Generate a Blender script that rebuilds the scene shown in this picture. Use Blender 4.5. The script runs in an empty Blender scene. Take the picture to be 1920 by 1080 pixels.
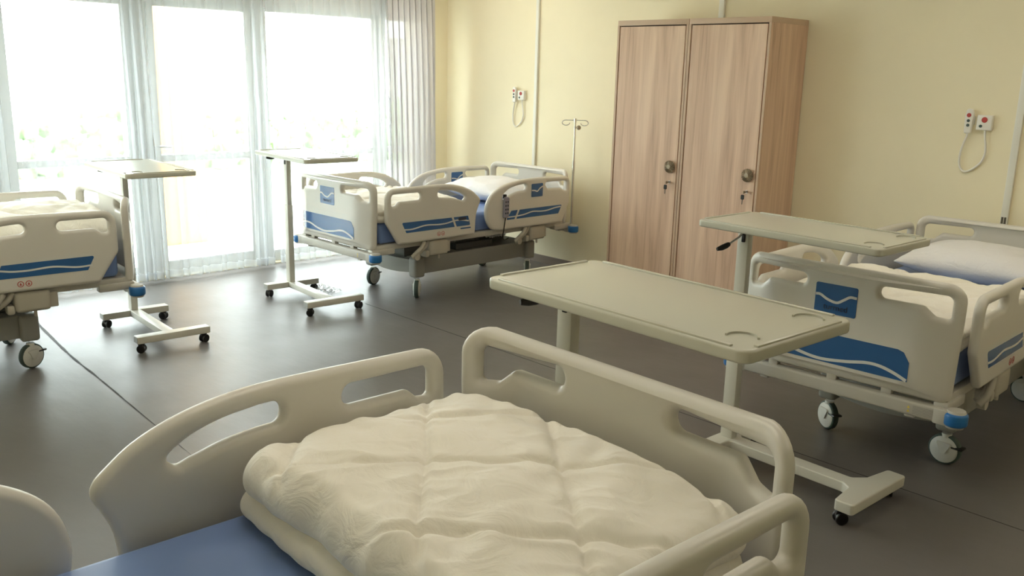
import bpy, bmesh, math, random
from mathutils import Vector, Matrix, noise
from mathutils.geometry import delaunay_2d_cdt
PI = math.pi
random.seed(7)
S = bpy.context.scene
COL = S.collection

# ------------------------------------------------------------------ materials
def new_mat(name):
    m = bpy.data.materials.new(name); m.use_nodes = True
    nt = m.node_tree
    return m, nt, nt.nodes['Principled BSDF']

def mat(name, rgb, rough=.5, metal=0., spec=.5, bump=None, var=0., sheen=0.):
    """Principled with optional noise colour variation and noise bump (scale, strength, distance)."""
    m, nt, b = new_mat(name)
    b.inputs['Base Color'].default_value = (*rgb, 1)
    b.inputs['Roughness'].default_value = rough
    b.inputs['Metallic'].default_value = metal
    b.inputs['Specular IOR Level'].default_value = spec
    if sheen: b.inputs['Sheen Weight'].default_value = sheen
    tc = nt.nodes.new('ShaderNodeTexCoord')
    if var:
        n = nt.nodes.new('ShaderNodeTexNoise'); n.inputs['Scale'].default_value = 6; n.inputs['Detail'].default_value = 4
        r = nt.nodes.new('ShaderNodeMapRange'); r.inputs['To Min'].default_value = 1-var; r.inputs['To Max'].default_value = 1+var
        mx = nt.nodes.new('ShaderNodeVectorMath'); mx.operation = 'SCALE'; mx.inputs[0].default_value = rgb
        nt.links.new(tc.outputs['Object'], n.inputs['Vector']); nt.links.new(n.outputs['Fac'], r.inputs['Value'])
        nt.links.new(r.outputs['Result'], mx.inputs['Scale']); nt.links.new(mx.outputs['Vector'], b.inputs['Base Color'])
    if bump:
        n2 = nt.nodes.new('ShaderNodeTexNoise'); n2.inputs['Scale'].default_value = bump[0]; n2.inputs['Detail'].default_value = 5
        if len(bump) > 3: n2.inputs['Distortion'].default_value = bump[3]
        bp = nt.nodes.new('ShaderNodeBump'); bp.inputs['Strength'].default_value = bump[1]; bp.inputs['Distance'].default_value = bump[2]
        nt.links.new(tc.outputs['Object'], n2.inputs['Vector']); nt.links.new(n2.outputs['Fac'], bp.inputs['Height'])
        nt.links.new(bp.outputs['Normal'], b.inputs['Normal'])
    return m

M = {}
M['plastic'] = mat('bed_plastic', (.68, .655, .60), .32, spec=.5, bump=(220, .04, .001))
M['steel'] = mat('bed_frame_paint', (.52, .50, .45), .38)
M['shroud'] = mat('bed_shroud', (.31, .31, .285), .42, var=.04)
M['dark'] = mat('dark_mechanism', (.12, .125, .12), .5)
M['bracket'] = mat('bracket_plastic', (.46, .43, .36), .45)
M['blue'] = mat('blue_decal', (.028, .115, .31), .22, spec=.6)
M['bumper'] = mat('blue_bumper', (.02, .15, .42), .28)
M['white'] = mat('white_line', (.72, .72, .70), .35)
M['ink'] = mat('dark_blue_ink', (.008, .02, .05), .4)
M['red'] = mat('red_ink', (.45, .05, .045), .45)
M['greyink'] = mat('grey_print', (.33, .31, .28), .5)
M['yellow'] = mat('yellow_print', (.75, .6, .12), .5)
M['mattress'] = mat('blue_mattress_cover', (.17, .265, .53), .42, bump=(9, .12, .01), sheen=.1)
M['quilt'] = mat('white_quilt', (.88, .84, .75), .85, bump=(12, .42, .022, 1.0), sheen=.25)
M['pillow'] = mat('white_pillow', (.80, .79, .80), .8, bump=(22, .4, .012, 1.5), sheen=.2)
M['hub'] = mat('caster_hub', (.66, .66, .63), .4)
M['tyre'] = mat('caster_tyre', (.055, .085, .075), .55)
M['chrome'] = mat('chrome', (.75, .75, .74), .18, metal=1)
M['black'] = mat('black_plastic', (.012, .011, .010), .38)
M['table'] = mat('table_top_plastic', (.55, .545, .465), .24, bump=(400, .03, .0005))
M['tablem'] = mat('table_frame_paint', (.62, .60, .53), .35)
M['handset'] = mat('handset_grey', (.30, .29, .36), .45)
M['callbox'] = mat('call_unit_white', (.80, .78, .72), .35)
M['trunk'] = mat('trunking_white', (.80, .79, .72), .4)
M['slot'] = mat('slot_dark', (.10, .09, .07), .6)
M['frame'] = mat('window_frame_pvc', (.70, .72, .72), .35)
M['ceil'] = mat('ceiling_paint', (.80, .79, .75), .9)
M['wall'] = mat('cream_wall_paint', (.86, .785, .58), .75, spec=.25, var=.025, bump=(160, .10, .0015))
M['base'] = mat('baseboard_brown', (.20, .15, .11), .5)
M['grout'] = mat('floor_joint_dark', (.035, .033, .03), .7)
M['peach'] = mat('peach_render', (.75, .42, .175), .8, var=.05)
M['ground'] = mat('outside_paving', (.62, .62, .58), .9, var=.08)
M['leaf'] = mat('hedge_green', (.30, .44, .205), .8, var=.3)
M['fence'] = mat('fence_grey', (.55, .55, .5), .7)
M['gap_shade'] = mat('wardrobe_gap_shade', (.05, .03, .02), .7)  # near-black brown, paints the shade in the door gaps
M['bronze'] = mat('knob_bronze', (.34, .28, .20), .42, metal=.55)

# wood
m, nt, b = new_mat('light_oak_laminate')
tc = nt.nodes.new('ShaderNodeTexCoord'); mp = nt.nodes.new('ShaderNodeMapping'); mp.inputs['Scale'].default_value = (9, 9, .55)
n1 = nt.nodes.new('ShaderNodeTexNoise'); n1.inputs['Scale'].default_value = 1.6; n1.inputs['Detail'].default_value = 6; n1.inputs['Distortion'].default_value = .6
mp2 = nt.nodes.new('ShaderNodeMapping'); mp2.inputs['Scale'].default_value = (70, 70, 2.2)
n2 = nt.nodes.new('ShaderNodeTexNoise'); n2.inputs['Scale'].default_value = 1.5; n2.inputs['Detail'].default_value = 4
mix = nt.nodes.new('ShaderNodeMath'); mix.operation = 'MULTIPLY_ADD'; mix.inputs[1].default_value = .35
cr = nt.nodes.new('ShaderNodeValToRGB')
cr.color_ramp.elements[0].position = .38; cr.color_ramp.elements[0].color = (.45, .285, .195, 1)
cr.color_ramp.elements[1].position = .86; cr.color_ramp.elements[1].color = (.77, .56, .41, 1)
e = cr.color_ramp.elements.new(.60); e.color = (.64, .435, .31, 1)
for a_, b_ in ((tc.outputs['Object'], mp.inputs['Vector']), (mp.outputs['Vector'], n1.inputs['Vector']), (tc.outputs['Object'], mp2.inputs['Vector']),
               (mp2.outputs['Vector'], n2.inputs['Vector']), (n2.outputs['Fac'], mix.inputs[0]), (n1.outputs['Fac'], mix.inputs[2]),
               (mix.outputs[0], cr.inputs['Fac']), (cr.outputs['Color'], b.inputs['Base Color'])):
    nt.links.new(a_, b_)
b.inputs['Roughness'].default_value = .5
M['wood'] = m
M['woodedge'] = mat('oak_edge_band', (.57, .41, .29), .5, var=.05)

# floor: grey vinyl, satin
m, nt, b = new_mat('grey_vinyl_floor')
tc = nt.nodes.new('ShaderNodeTexCoord')
n1 = nt.nodes.new('ShaderNodeTexNoise'); n1.inputs['Scale'].default_value = 1.3; n1.inputs['Detail'].default_value = 7
cr = nt.nodes.new('ShaderNodeValToRGB')
cr.color_ramp.elements[0].position = .3; cr.color_ramp.elements[0].color = (.128, .117, .110, 1)
cr.color_ramp.elements[1].position = .7; cr.color_ramp.elements[1].color = (.160, .147, .139, 1)
n3 = nt.nodes.new('ShaderNodeTexNoise'); n3.inputs['Scale'].default_value = 3.2; n3.inputs['Detail'].default_value = 5
mr = nt.nodes.new('ShaderNodeMapRange'); mr.inputs['To Min'].default_value = .33; mr.inputs['To Max'].default_value = .47
b.inputs['Specular IOR Level'].default_value = .42
mp = nt.nodes.new('ShaderNodeMapping'); mp.inputs['Scale'].default_value = (2.2, 5, 1)
n4 = nt.nodes.new('ShaderNodeTexNoise'); n4.inputs['Scale'].default_value = 2.0; n4.inputs['Detail'].default_value = 4
bp = nt.nodes.new('ShaderNodeBump'); bp.inputs['Strength'].default_value = .10; bp.inputs['Distance'].default_value = .02
for a_, b_ in ((tc.outputs['Object'], n1.inputs['Vector']), (n1.outputs['Fac'], cr.inputs['Fac']), (cr.outputs['Color'], b.inputs['Base Color']),
               (tc.outputs['Object'], n3.inputs['Vector']), (n3.outputs['Fac'], mr.inputs['Value']), (mr.outputs['Result'], b.inputs['Roughness']),
               (tc.outputs['Object'], mp.inputs['Vector']), (mp.outputs['Vector'], n4.inputs['Vector']), (n4.outputs['Fac'], bp.inputs['Height']),
               (bp.outputs['Normal'], b.inputs['Normal'])):
    nt.links.new(a_, b_)
M['floor'] = m

def sheer(name, opacity, rgb, trl, dif=.5):
    m = bpy.data.materials.new(name); m.use_nodes = True; nt = m.node_tree; nt.nodes.clear()
    out = nt.nodes.new('ShaderNodeOutputMaterial'); tr = nt.nodes.new('ShaderNodeBsdfTransparent')
    tl = nt.nodes.new('ShaderNodeBsdfTranslucent'); df = nt.nodes.new('ShaderNodeBsdfDiffuse')
    tl.inputs['Color'].default_value = (*trl, 1); df.inputs['Color'].default_value = (*rgb, 1)
    m1 = nt.nodes.new('ShaderNodeMixShader'); m1.inputs['Fac'].default_value = dif
    m2 = nt.nodes.new('ShaderNodeMixShader'); m2.inputs['Fac'].default_value = opacity
    nt.links.new(tl.outputs[0], m1.inputs[1]); nt.links.new(df.outputs[0], m1.inputs[2])
    nt.links.new(tr.outputs[0], m2.inputs[1]); nt.links.new(m1.outputs[0], m2.inputs[2]); nt.links.new(m2.outputs[0], out.inputs['Surface'])
    return m
M['sheer'] = sheer('sheer_voile', .37, (.90, .90, .92), (.30, .325, .33))
M['hem'] = sheer('sheer_voile_hem', .70, (.88, .89, .92), (.40, .43, .44))

M['dense'] = sheer('gathered_voile', .96, (.95, .93, .94), (.25, .243, .255), .6)
m = bpy.data.materials.new('window_glass'); m.use_nodes = True; nt = m.node_tree; nt.nodes.clear()
out = nt.nodes.new('ShaderNodeOutputMaterial'); tr = nt.nodes.new('ShaderNodeBsdfTransparent'); gl = nt.nodes.new('ShaderNodeBsdfGlossy')
tr.inputs['Color'].default_value = (.93, .96, .95, 1); gl.inputs['Roughness'].default_value = .02
mx = nt.nodes.new('ShaderNodeMixShader'); mx.inputs['Fac'].default_value = .06
nt.links.new(tr.outputs[0], mx.inputs[1]); nt.links.new(gl.outputs[0], mx.inputs[2]); nt.links.new(mx.outputs[0], out.inputs['Surface'])
M['glass'] = m
m = bpy.data.materials.new('clear_film'); m.use_nodes = True; nt = m.node_tree; nt.nodes.clear()
out = nt.nodes.new('ShaderNodeOutputMaterial'); tr = nt.nodes.new('ShaderNodeBsdfTransparent'); gl = nt.nodes.new('ShaderNodeBsdfGlossy')
gl.inputs['Roughness'].default_value = .12
mx = nt.nodes.new('ShaderNodeMixShader'); mx.inputs['Fac'].default_value = .35
nt.links.new(tr.outputs[0], mx.inputs[1]); nt.links.new(gl.outputs[0], mx.inputs[2]); nt.links.new(mx.outputs[0], out.inputs['Surface'])
M['film'] = m

# ------------------------------------------------------------------ mesh helpers
def to_mesh(name, bm, m, smooth=40):
    bmesh.ops.recalc_face_normals(bm, faces=bm.faces[:])
    me = bpy.data.meshes.new(name); bm.to_mesh(me); bm.free()
    me.materials.append(m)
    if smooth:
        for p in me.polygons: p.use_smooth = True
        me.set_sharp_from_angle(angle=math.radians(smooth))
    return me

def link(name, me, parent=None, loc=(0, 0, 0), rot=(0, 0, 0)):
    o = bpy.data.objects.new(name, me); COL.objects.link(o)
    if parent: o.parent = parent
    o.location = loc; o.rotation_euler = rot
    return o

def empty(name, loc=(0, 0, 0), rz=0):
    o = bpy.data.objects.new(name, None); COL.objects.link(o)
    o.location = loc; o.rotation_euler = (0, 0, rz); o.empty_display_size = .1
    return o

def tag(o, label, cat, group=None, kind=None):
    o['label'] = label; o['category'] = cat
    if group: o['group'] = group
    if kind: o['kind'] = kind
    return o

def struct(o):
    o['kind'] = 'structure'; return o

def box(bm, x0, x1, y0, y1, z0, z1, bev=0., seg=2, M4=None):
    r = bmesh.ops.create_cube(bm, size=1)
    vs = r['verts']
    bmesh.ops.scale(bm, vec=(x1-x0, y1-y0, z1-z0), verts=vs)
    bmesh.ops.translate(bm, vec=((x0+x1)/2, (y0+y1)/2, (z0+z1)/2), verts=vs)
    if M4: bmesh.ops.transform(bm, matrix=M4, verts=vs)
    if bev:
        es = list({e for v in vs for e in v.link_edges})
        bmesh.ops.bevel(bm, geom=es, offset=bev, segments=seg, profile=.5, affect='EDGES')

def cyl(bm, p0, p1, r0, r1=None, seg=20, cap=True, bev=0):
    r1 = r0 if r1 is None else r1
    p0, p1 = Vector(p0), Vector(p1); d = p1-p0; L = d.length
    q = d.to_track_quat('Z', 'Y').to_matrix().to_4x4()
    r = bmesh.ops.create_cone(bm, cap_ends=cap, segments=seg, radius1=r0, radius2=r1, depth=L)
    vs = r['verts']
    if bev:
        es = [e for e in {e for v in vs for e in v.link_edges} if any(len(f.verts) > 4 for f in e.link_faces)]
        rr = bmesh.ops.bevel(bm, geom=es, offset=bev, segments=3, profile=.5, affect='EDGES')
        vs = list({v for f in rr['faces'] for v in f.verts} | {v for v in vs if v.is_valid})
        vs = list(set(vs) | {v for v0 in vs for e in v0.link_edges for v in e.verts})
    bmesh.ops.transform(bm, matrix=Matrix.Translation((p0+p1)/2) @ q, verts=vs)

def tube(bm, pts, r, seg=10, closed=False):
    pts = [Vector(p) for p in pts]; n = len(pts); rings = []
    up = Vector((0, 0, 1))
    for i, p in enumerate(pts):
        t = (pts[min(i+1, n-1)]-pts[max(i-1, 0)]).normalized()
        a = t.cross(up)
        if a.length < .05: a = t.cross(Vector((0, 1, 0)))
        a.normalize(); b_ = a.cross(t).normalized()
        rr = r[i] if isinstance(r, (list, tuple)) else r
        rings.append([bm.verts.new(p + rr*(math.cos(k*2*PI/seg)*a + math.sin(k*2*PI/seg)*b_)) for k in range(seg)])
    for i in range(n-1):
        for k in range(seg):
            bm.faces.new((rings[i][k], rings[i][(k+1) % seg], rings[i+1][(k+1) % seg], rings[i+1][k]))
    bm.faces.new(rings[0][::-1]); bm.faces.new(rings[-1])

def sphere(bm, c, r, seg=14, sc=(1, 1, 1)):
    rr = bmesh.ops.create_uvsphere(bm, u_segments=seg, v_segments=seg//2+1, radius=r)
    bmesh.ops.scale(bm, vec=sc, verts=rr['verts']); bmesh.ops.translate(bm, vec=c, verts=rr['verts'])

def arcpath(pts, seg=7):
    """Polygon with rounded corners; pts are (a, b, radius)."""
    out = []; n = len(pts)
    for i in range(n):
        p = Vector(pts[i][:2]); r = pts[i][2] if len(pts[i]) > 2 else 0
        if r <= 0: out.append(p); continue
        a = Vector(pts[i-1][:2])-p; c = Vector(pts[(i+1) % n][:2])-p
        la, lc = a.length, c.length; a.normalize(); c.normalize()
        ang = math.acos(max(-1, min(1, a.dot(c))))
        if ang > PI-.03: out.append(p); continue
        t = min(r/math.tan(ang/2), la*.49, lc*.49); rr = t*math.tan(ang/2)
        ctr = p + (a+c).normalized()*(rr/math.sin(ang/2))
        s = p+a*t-ctr; e_ = p+c*t-ctr
        a0 = math.atan2(s.y, s.x); a1 = math.atan2(e_.y, e_.x); da = (a1-a0+PI) % (2*PI)-PI
        for k in range(seg+1):
            th = a0+da*k/seg; out.append(ctr+rr*Vector((math.cos(th), math.sin(th))))
    res = []
    for p in out:
        if not res or (p-res[-1]).length > 1e-4: res.append(p)
    if (res[0]-res[-1]).length < 1e-4: res.pop()
    return res

def area(l): return sum(l[i-1].x*l[i].y-l[i].x*l[i-1].y for i in range(len(l)))/2
def inside(p, l):
    c = False; n = len(l)
    for i in range(n):
        a, b_ = l[i-1], l[i]
        if (a.y > p.y) != (b_.y > p.y) and p.x < (b_.x-a.x)*(p.y-a.y)/(b_.y-a.y)+a.x: c = not c
    return c

def offset_loop(l, d):
    """Move every vertex by d along the inward normal (loop CCW -> interior to the left)."""
    n = len(l); out = []
    for i in range(n):
        e1 = (l[i]-l[i-1]).normalized(); e2 = (l[(i+1) % n]-l[i]).normalized()
        n1 = Vector((-e1.y, e1.x)); n2 = Vector((-e2.y, e2.x)); b_ = n1+n2
        if b_.length < .2: out.append(l[i]+n1*d); continue
        b_.normalize(); k = min(1.6, 1/max(.3, b_.dot(n1)))
        out.append(l[i]+b_*d*k)
    return out

def plate(bm, outer, holes, thick, bev, fmap, grid=None, seg=5):
    """Solid plate with rounded rims on the outline and on every hole; fmap(a, b, depth) places it."""
    loops = []
    o = arcpath(outer); o = o if area(o) > 0 else o[::-1]
    loops.append(o)
    for h in holes:
        q = arcpath(h); loops.append(q if area(q) < 0 else q[::-1])
    H = thick/2
    prof = [(bev*(1-math.cos(k*PI/2/seg)), H-bev+bev*math.sin(k*PI/2/seg)) for k in range(seg+1)]
    caps = {1: [], -1: []}
    inset = []
    for l in loops:
        rings = {}
        for sgn in (1, -1):
            prev = None
            for k, (ins, z) in enumerate(prof):
                pts = offset_loop(l, ins)
                ring = [bm.verts.new(fmap(p.x, p.y, sgn*z)) for p in pts]
                if prev:
                    for i in range(len(ring)): bm.faces.new((prev[i-1], prev[i], ring[i], ring[i-1]))
                else: rings[sgn] = ring
                prev = ring
            caps[sgn].append(prev)
        n = len(l)
        for i in range(n):
            bm.faces.new((rings[-1][i-1], rings[-1][i], rings[1][i], rings[1][i-1]))
        inset.append(offset_loop(l, bev))
    pts = []; edges = []
    for l in inset:
        s = len(pts); pts += [p.copy() for p in l]; edges += [(s+i, s+(i+1) % len(l)) for i in range(len(l))]
    nb = len(pts)
    if grid:
        for a_ in grid[0]:
            for b_ in grid[1]:
                p = Vector((a_, b_))
                if inside(p, inset[0]) and not any(inside(p, h) for h in inset[1:]) and min((p-q).length for q in pts[:nb]) > .012: pts.append(p)
    r = delaunay_2d_cdt(pts, edges, [], 0, 1e-6)
    vv, ff, ov = r[0], r[2], r[3]
    for sgn in (1, -1):
        flat = [v for ring in caps[sgn] for v in ring]
        mp_ = []
        for i, v in enumerate(vv):
            src = ov[i][0] if ov[i] else None
            if src is not None and src < nb: mp_.append(flat[src])
            else: mp_.append(bm.verts.new(fmap(v.x, v.y, sgn*H)))
        for f in ff:
            c = sum((vv[i] for i in f), Vector((0, 0)))/3
            if inside(c, inset[0]) and not any(inside(c, h) for h in inset[1:]):
                try: bm.faces.new([mp_[i] for i in f])
                except ValueError: pass

def poly_prism(bm, pts, d0, d1, fmap):
    l = arcpath(pts, 5)
    A = [bm.verts.new(fmap(p.x, p.y, d0)) for p in l]; B = [bm.verts.new(fmap(p.x, p.y, d1)) for p in l]
    n = len(l)
    for i in range(n): bm.faces.new((A[i-1], A[i], B[i], B[i-1]))
    bm.faces.new(A[::-1]); bm.faces.new(B)

def ribbon(bm, line, w, d0, d1, fmap):
    """Band of width w along a 2D line, between two depths."""
    line = [Vector(p) for p in line]; n = len(line); q = []
    for i, p in enumerate(line):
        t = (line[min(i+1, n-1)]-line[max(i-1, 0)]).normalized(); nn = Vector((-t.y, t.x))*w/2
        q.append([bm.verts.new(fmap(*(p+s*nn), d)) for s, d in ((1, d0), (-1, d0), (-1, d1), (1, d1))])
    for i in range(n-1):
        for k in range(4): bm.faces.new((q[i][k], q[i][(k+1) % 4], q[i+1][(k+1) % 4], q[i+1][k]))
    bm.faces.new(q[0]); bm.faces.new(q[-1][::-1])

def spline(pts, n=8):
    """Catmull-Rom through 2D or 3D points."""
    P = [Vector(p) for p in pts]; P = [2*P[0]-P[1]]+P+[2*P[-1]-P[-2]]; out = []
    for i in range(1, len(P)-2):
        for k in range(n):
            t = k/n
            out.append(.5*((2*P[i])+(P[i+1]-P[i-1])*t+(2*P[i-1]-5*P[i]+4*P[i+1]-P[i+2])*t*t+(3*P[i]-P[i-1]-3*P[i+1]+P[i+2])*t**3))
    out.append(P[-2]); return out

FILL_STRENGTH = 3.5  # emission of the added panels overhead
# ------------------------------------------------------------------ camera
CAMP = Vector((5.2605, -5.7987, 1.7188)); YAW, PIT, ROL, FPX = .8084, -.2347, .0248, 1690.09
fw = Vector((-math.sin(YAW)*math.cos(PIT), math.cos(YAW)*math.cos(PIT), math.sin(PIT)))
r_ = Vector((math.cos(YAW), math.sin(YAW), 0)); u_ = r_.cross(fw)
r2 = math.cos(ROL)*r_+math.sin(ROL)*u_; u2 = -math.sin(ROL)*r_+math.cos(ROL)*u_
cd = bpy.data.cameras.new('camera'); cam = bpy.data.objects.new('camera', cd); COL.objects.link(cam)
cam.matrix_world = Matrix(((r2.x, u2.x, -fw.x, CAMP.x), (r2.y, u2.y, -fw.y, CAMP.y), (r2.z, u2.z, -fw.z, CAMP.z), (0, 0, 0, 1)))
cd.sensor_fit = 'HORIZONTAL'; cd.sensor_width = 36; cd.lens = 36*FPX/1920; cd.clip_start = .05
S.camera = cam

# ------------------------------------------------------------------ room shell
XW, YW = -1.93, .10            # window wall / cream wall inner faces
XE, YS, ZC = 7.6, -6.9, 3.0
def bx(name, x0, x1, y0, y1, z0, z1, m, parent=None, bev=0, smooth=30):
    bm = bmesh.new(); box(bm, x0, x1, y0, y1, z0, z1, bev); return link(name, to_mesh(name, bm, m, smooth if bev else 0), parent)
struct(bx('floor', XW-.35, XE+.2, YS-.2, YW+.2, -.2, 0, M['floor']))
struct(bx('ceiling', XW-.35, XE+.2, YS-.2, YW+.2, ZC, ZC+.2, M['ceil']))
struct(bx('wall_back', XW-.35, XE+.2, YW, YW+.2, 0, ZC, M['wall']))
struct(bx('wall_front', XW-.35, XE+.2, YS-.2, YS, 0, ZC, M['wall']))
struct(bx('wall_right', XE, XE+.2, YS, YW, 0, ZC, M['wall']))
# window wall with openings (y0, y1, z0, z1)
WZ0, WZ1 = .012, 2.20
OPEN = [(-6.6, -5.35), (-5.25, -4.05), (-3.98, -3.0), (-2.97, -1.98), (-1.92, -.70), (-.66, -.20)]
bm = bmesh.new()
box(bm, XW-.3, XW, YS, OPEN[0][0], 0, ZC)
box(bm, XW-.3, XW, OPEN[-1][1], YW, 0, ZC)
box(bm, XW-.3, XW, OPEN[0][0], OPEN[-1][1], WZ1+.3, ZC)
box(bm, XW-.3, XW, OPEN[0][0], OPEN[-1][1], 0, WZ0)
struct(link('wall_window', to_mesh('wall_window', bm, M['wall'], 0)))
bm = bmesh.new()                # white post covers between the glazed units and the shutter box above them
for a_, b_ in zip(OPEN[:-1], OPEN[1:]): box(bm, XW-.2, XW-.04, a_[1], b_[0], WZ0, WZ1)
box(bm, XW-.28, XW-.02, OPEN[0][0], OPEN[-1][1], WZ1, WZ1+.3)
struct(link('trim_6', to_mesh('window_cover', bm, M['frame'], 0)))
struct(bx('baseboard_back', XW, XE, YW-.014, YW, 0, .07, M['base']))

def window(name, y0, y1, rails, fl, fr, z0=WZ0, z1=WZ1, ft=.05, fb=.10):
    t = empty(name, (XW-.09, y0, z0)); struct(t)
    bm = bmesh.new(); w = y1-y0; h = z1-z0
    box(bm, -.035, .035, 0, fl, 0, h, .006); box(bm, -.035, .035, w-fr, w, 0, h, .006)
    box(bm, -.034, .034, fl, w-fr, h-ft, h, .006); box(bm, -.034, .034, fl, w-fr, 0, fb, .006)
    for za, zb in rails: box(bm, -.034, .034, fl, w-fr, za-z0, zb-z0, .006)
    link('window_frame', to_mesh('window_frame', bm, M['frame']), t)
    zs = [fb]+[v-z0 for ab in rails for v in ab]+[h-ft]
    for i in range(0, len(zs), 2):
        bm = bmesh.new(); box(bm, -.006, .006, fl-.005, w-fr+.005, zs[i]-.005, zs[i+1]+.005)
        link('pane', to_mesh('pane', bm, M['glass'], 0), t)
    return t
TR = [(.945, 1.003)]
window('window_1', *OPEN[0], TR, .08, .08)
window('window_2', *OPEN[1], TR, .08, .08)
window('window_3', *OPEN[2], TR, .10, .075)
d1 = window('door_1', *OPEN[3], TR, .155, .075, ft=.045, fb=.12)
bm = bmesh.new(); box(bm, .035, .045, .085, .115, .98, 1.12, .004); tube(bm, [(.045, .10, 1.06), (.075, .10, 1.06), (.08, .11, 1.06), (.08, .22, 1.055)], .009)
link('door_handle', to_mesh('door_handle', bm, M['chrome']), d1)
window('window_4', *OPEN[4], [(.93, .985)], .07, .075, ft=.03)
window('window_5', *OPEN[5], [(.93, .985)], .05, .05, ft=.03)

# trunking on the cream wall
def trunk(name, x0, x1, z0, z1, slots=False):
    o = struct(bx(name, x0, x1, YW-.022, YW, z0, z1, M['trunk'], bev=.003))
    if slots:
        bm = bmesh.new()
        for k in (.28, .68): box(bm, x0+(x1-x0)*k-.006, x0+(x1-x0)*k+.006, YW-.0235, YW-.021, z0+.005, z0+.045)
        link('slot', to_mesh('slot', bm, M['slot'], 0), o)
    return o
trunk('trim_1', -.672, -.637, .45, ZC)
trunk('trim_2', 1.243, 1.288, .3, ZC)
trunk('trim_3', 3.372, 3.413, .895, ZC, True)
# welded joints of the vinyl floor
bm = bmesh.new()
pts = spline([(-1.75, -4.05, 0), (-1.25, -4.075, 0), (-.318, -4.146, 0), (.174, -4.163, 0), (.7, -4.186, 0), (1.154, -4.206, 0), (2.2, -4.25, 0)], 14)
for i in range(len(pts)-1):
    a_, b_ = pts[i], pts[i+1]; wd = .011*max(.12, 1.0-max(0, (a_.x+.9))/2.4)*(.7+.6*noise.noise((a_.x*7, 0, 0))+.2)
    vs = [bm.verts.new((p.x, p.y+s*wd, .0012)) for p, s in ((a_, -1), (b_, -1), (b_, 1), (a_, 1))]; bm.faces.new(vs)
struct(link('trim_4', to_mesh('floor_joint', bm, M['grout'], 0)))
bm = bmesh.new(); box(bm, -.25, 5.2, -2.062, -2.058, 0, .0012)
struct(link('trim_5', to_mesh('floor_joint', bm, M['grout'], 0)))

# ------------------------------------------------------------------ outside
bm = bmesh.new(); box(bm, -40, XW-.35, -40, 40, -.35, -.15)
o = link('ground', to_mesh('ground', bm, M['ground'], 0)); struct(o)
bm = bmesh.new(); box(bm, -4.35, -4.0, -2.12, -1.52, -.15, 3.6, .015)
tag(link('balcony_column', to_mesh('balcony_column', bm, M['peach'])), 'peach rendered column outside, seen faintly through the glazed door', 'column')
bm = bmesh.new()
for i in range(900):
    y = random.uniform(-14, 12); z = random.uniform(-.15, .95)+.25*noise.noise((y*.5, 0, 0)); x = -11+random.uniform(-.5, .5)
    r = random.uniform(.1, .22)
    q = Matrix.Translation((x, y, z)) @ Matrix.Rotation(random.uniform(0, 6), 4, Vector((random.random(), random.random(), random.random())).normalized())
    rr = bmesh.ops.create_icosphere(bm, subdivisions=1, radius=r, matrix=q)
tag(link('hedge', to_mesh('hedge', bm, M['leaf'], 0)), 'pale green hedge beyond the glazing, washed out by daylight', 'hedge')
f = empty('garden_fence', (-13, 0, -.15)); tag(f, 'washed out slatted fence standing behind the outdoor hedge', 'fence')
bm = bmesh.new()
for k in range(90): box(bm, -.02, .02, -15+k*.32, -15+k*.32+.22, .1, 2.6)
link('slat_panel', to_mesh('slat_panel', bm, M['fence'], 0), f)
bm = bmesh.new(); box(bm, .02, .06, -15, 14, .4, .5); box(bm, .02, .06, -15, 14, 2.2, 2.3)
link('rail', to_mesh('rail', bm, M['fence'], 0), f)

# ------------------------------------------------------------------ curtains
XC = -1.82
def curtain(y0, y1, dense, label, seed, amp=.022, wl=.085, skew=0., dfrom=99):
    """dense: list of (ya, yb, factor) stretches where the cloth is gathered tighter."""
    rnd = random.Random(seed)
    ys = []; y = y0; ph = rnd.uniform(0, 6); cols = []
    while y < y1:
        k = 1.; 
        for a_, b_, f_ in dense:
            if a_ <= y <= b_: k = f_
        step = .0065/ (1+.5*(k-1)); y += step
        ph += 2*PI*step/wl*k*(1+.35*noise.noise((y*4, seed, 0)))
        cols.append((y, ph, amp*(1+.35*(k-1))*(.45 if y > dfrom else 1)*(1+.5*noise.noise((y*3, seed+5, 0))), k))
    NZ = 16; zs = [.025+(2.62-.025)*(j/NZ) for j in range(NZ+1)]; zs.insert(1, .09)
    bm = bmesh.new(); grid = []
    for z in zs:
        t = z/2.62
        row = []
        for (y, p, a_, k) in cols:
            dx = a_*math.sin(p+.5*noise.noise((y*2, z*1.2, seed)))*(1.15-.3*t)+.02*noise.noise((y*1.5, z*.7, seed+2))
            dy = .014*math.sin(p*.5+z*1.3)*min(1, k)+skew*(1-t)
            row.append(bm.verts.new((dx, y+dy-y0, z)))
        grid.append(row)
    for j in range(len(zs)-1):
        for i in range(len(cols)-1):
            f = bm.faces.new((grid[j][i], grid[j][i+1], grid[j+1][i+1], grid[j+1][i]))
            if j == 0: f.material_index = 1
            elif cols[i][0] > dfrom: f.material_index = 2
    for f in bm.faces: f.smooth = True
    me = bpy.data.meshes.new('sheer_curtain'); bm.to_mesh(me); bm.free()
    me.materials.append(M['sheer']); me.materials.append(M['hem']); me.materials.append(M['dense'])
    return tag(link('sheer_curtain', me, None, (XC, y0, 0)), label, 'curtain', 'sheer curtains on the window wall')
curtain(-4.45, -4.0, [(-4.45, -4.0, 2.8)], 'sheer white curtain drawn aside, cut off by the picture edge', 1)
curtain(-3.90, -2.965, [(-3.9, -3.8, 1.8), (-3.18, -2.96, 2.4)], 'sheer white curtain meeting the door curtain behind the overbed table by the cut off bed', 2, skew=.02)
curtain(-2.945, -1.955, [(-2.945, -2.86, 1.7), (-2.10, -1.95, 2.2)], 'sheer white curtain hanging across the glazed door with the handle', 3)
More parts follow.
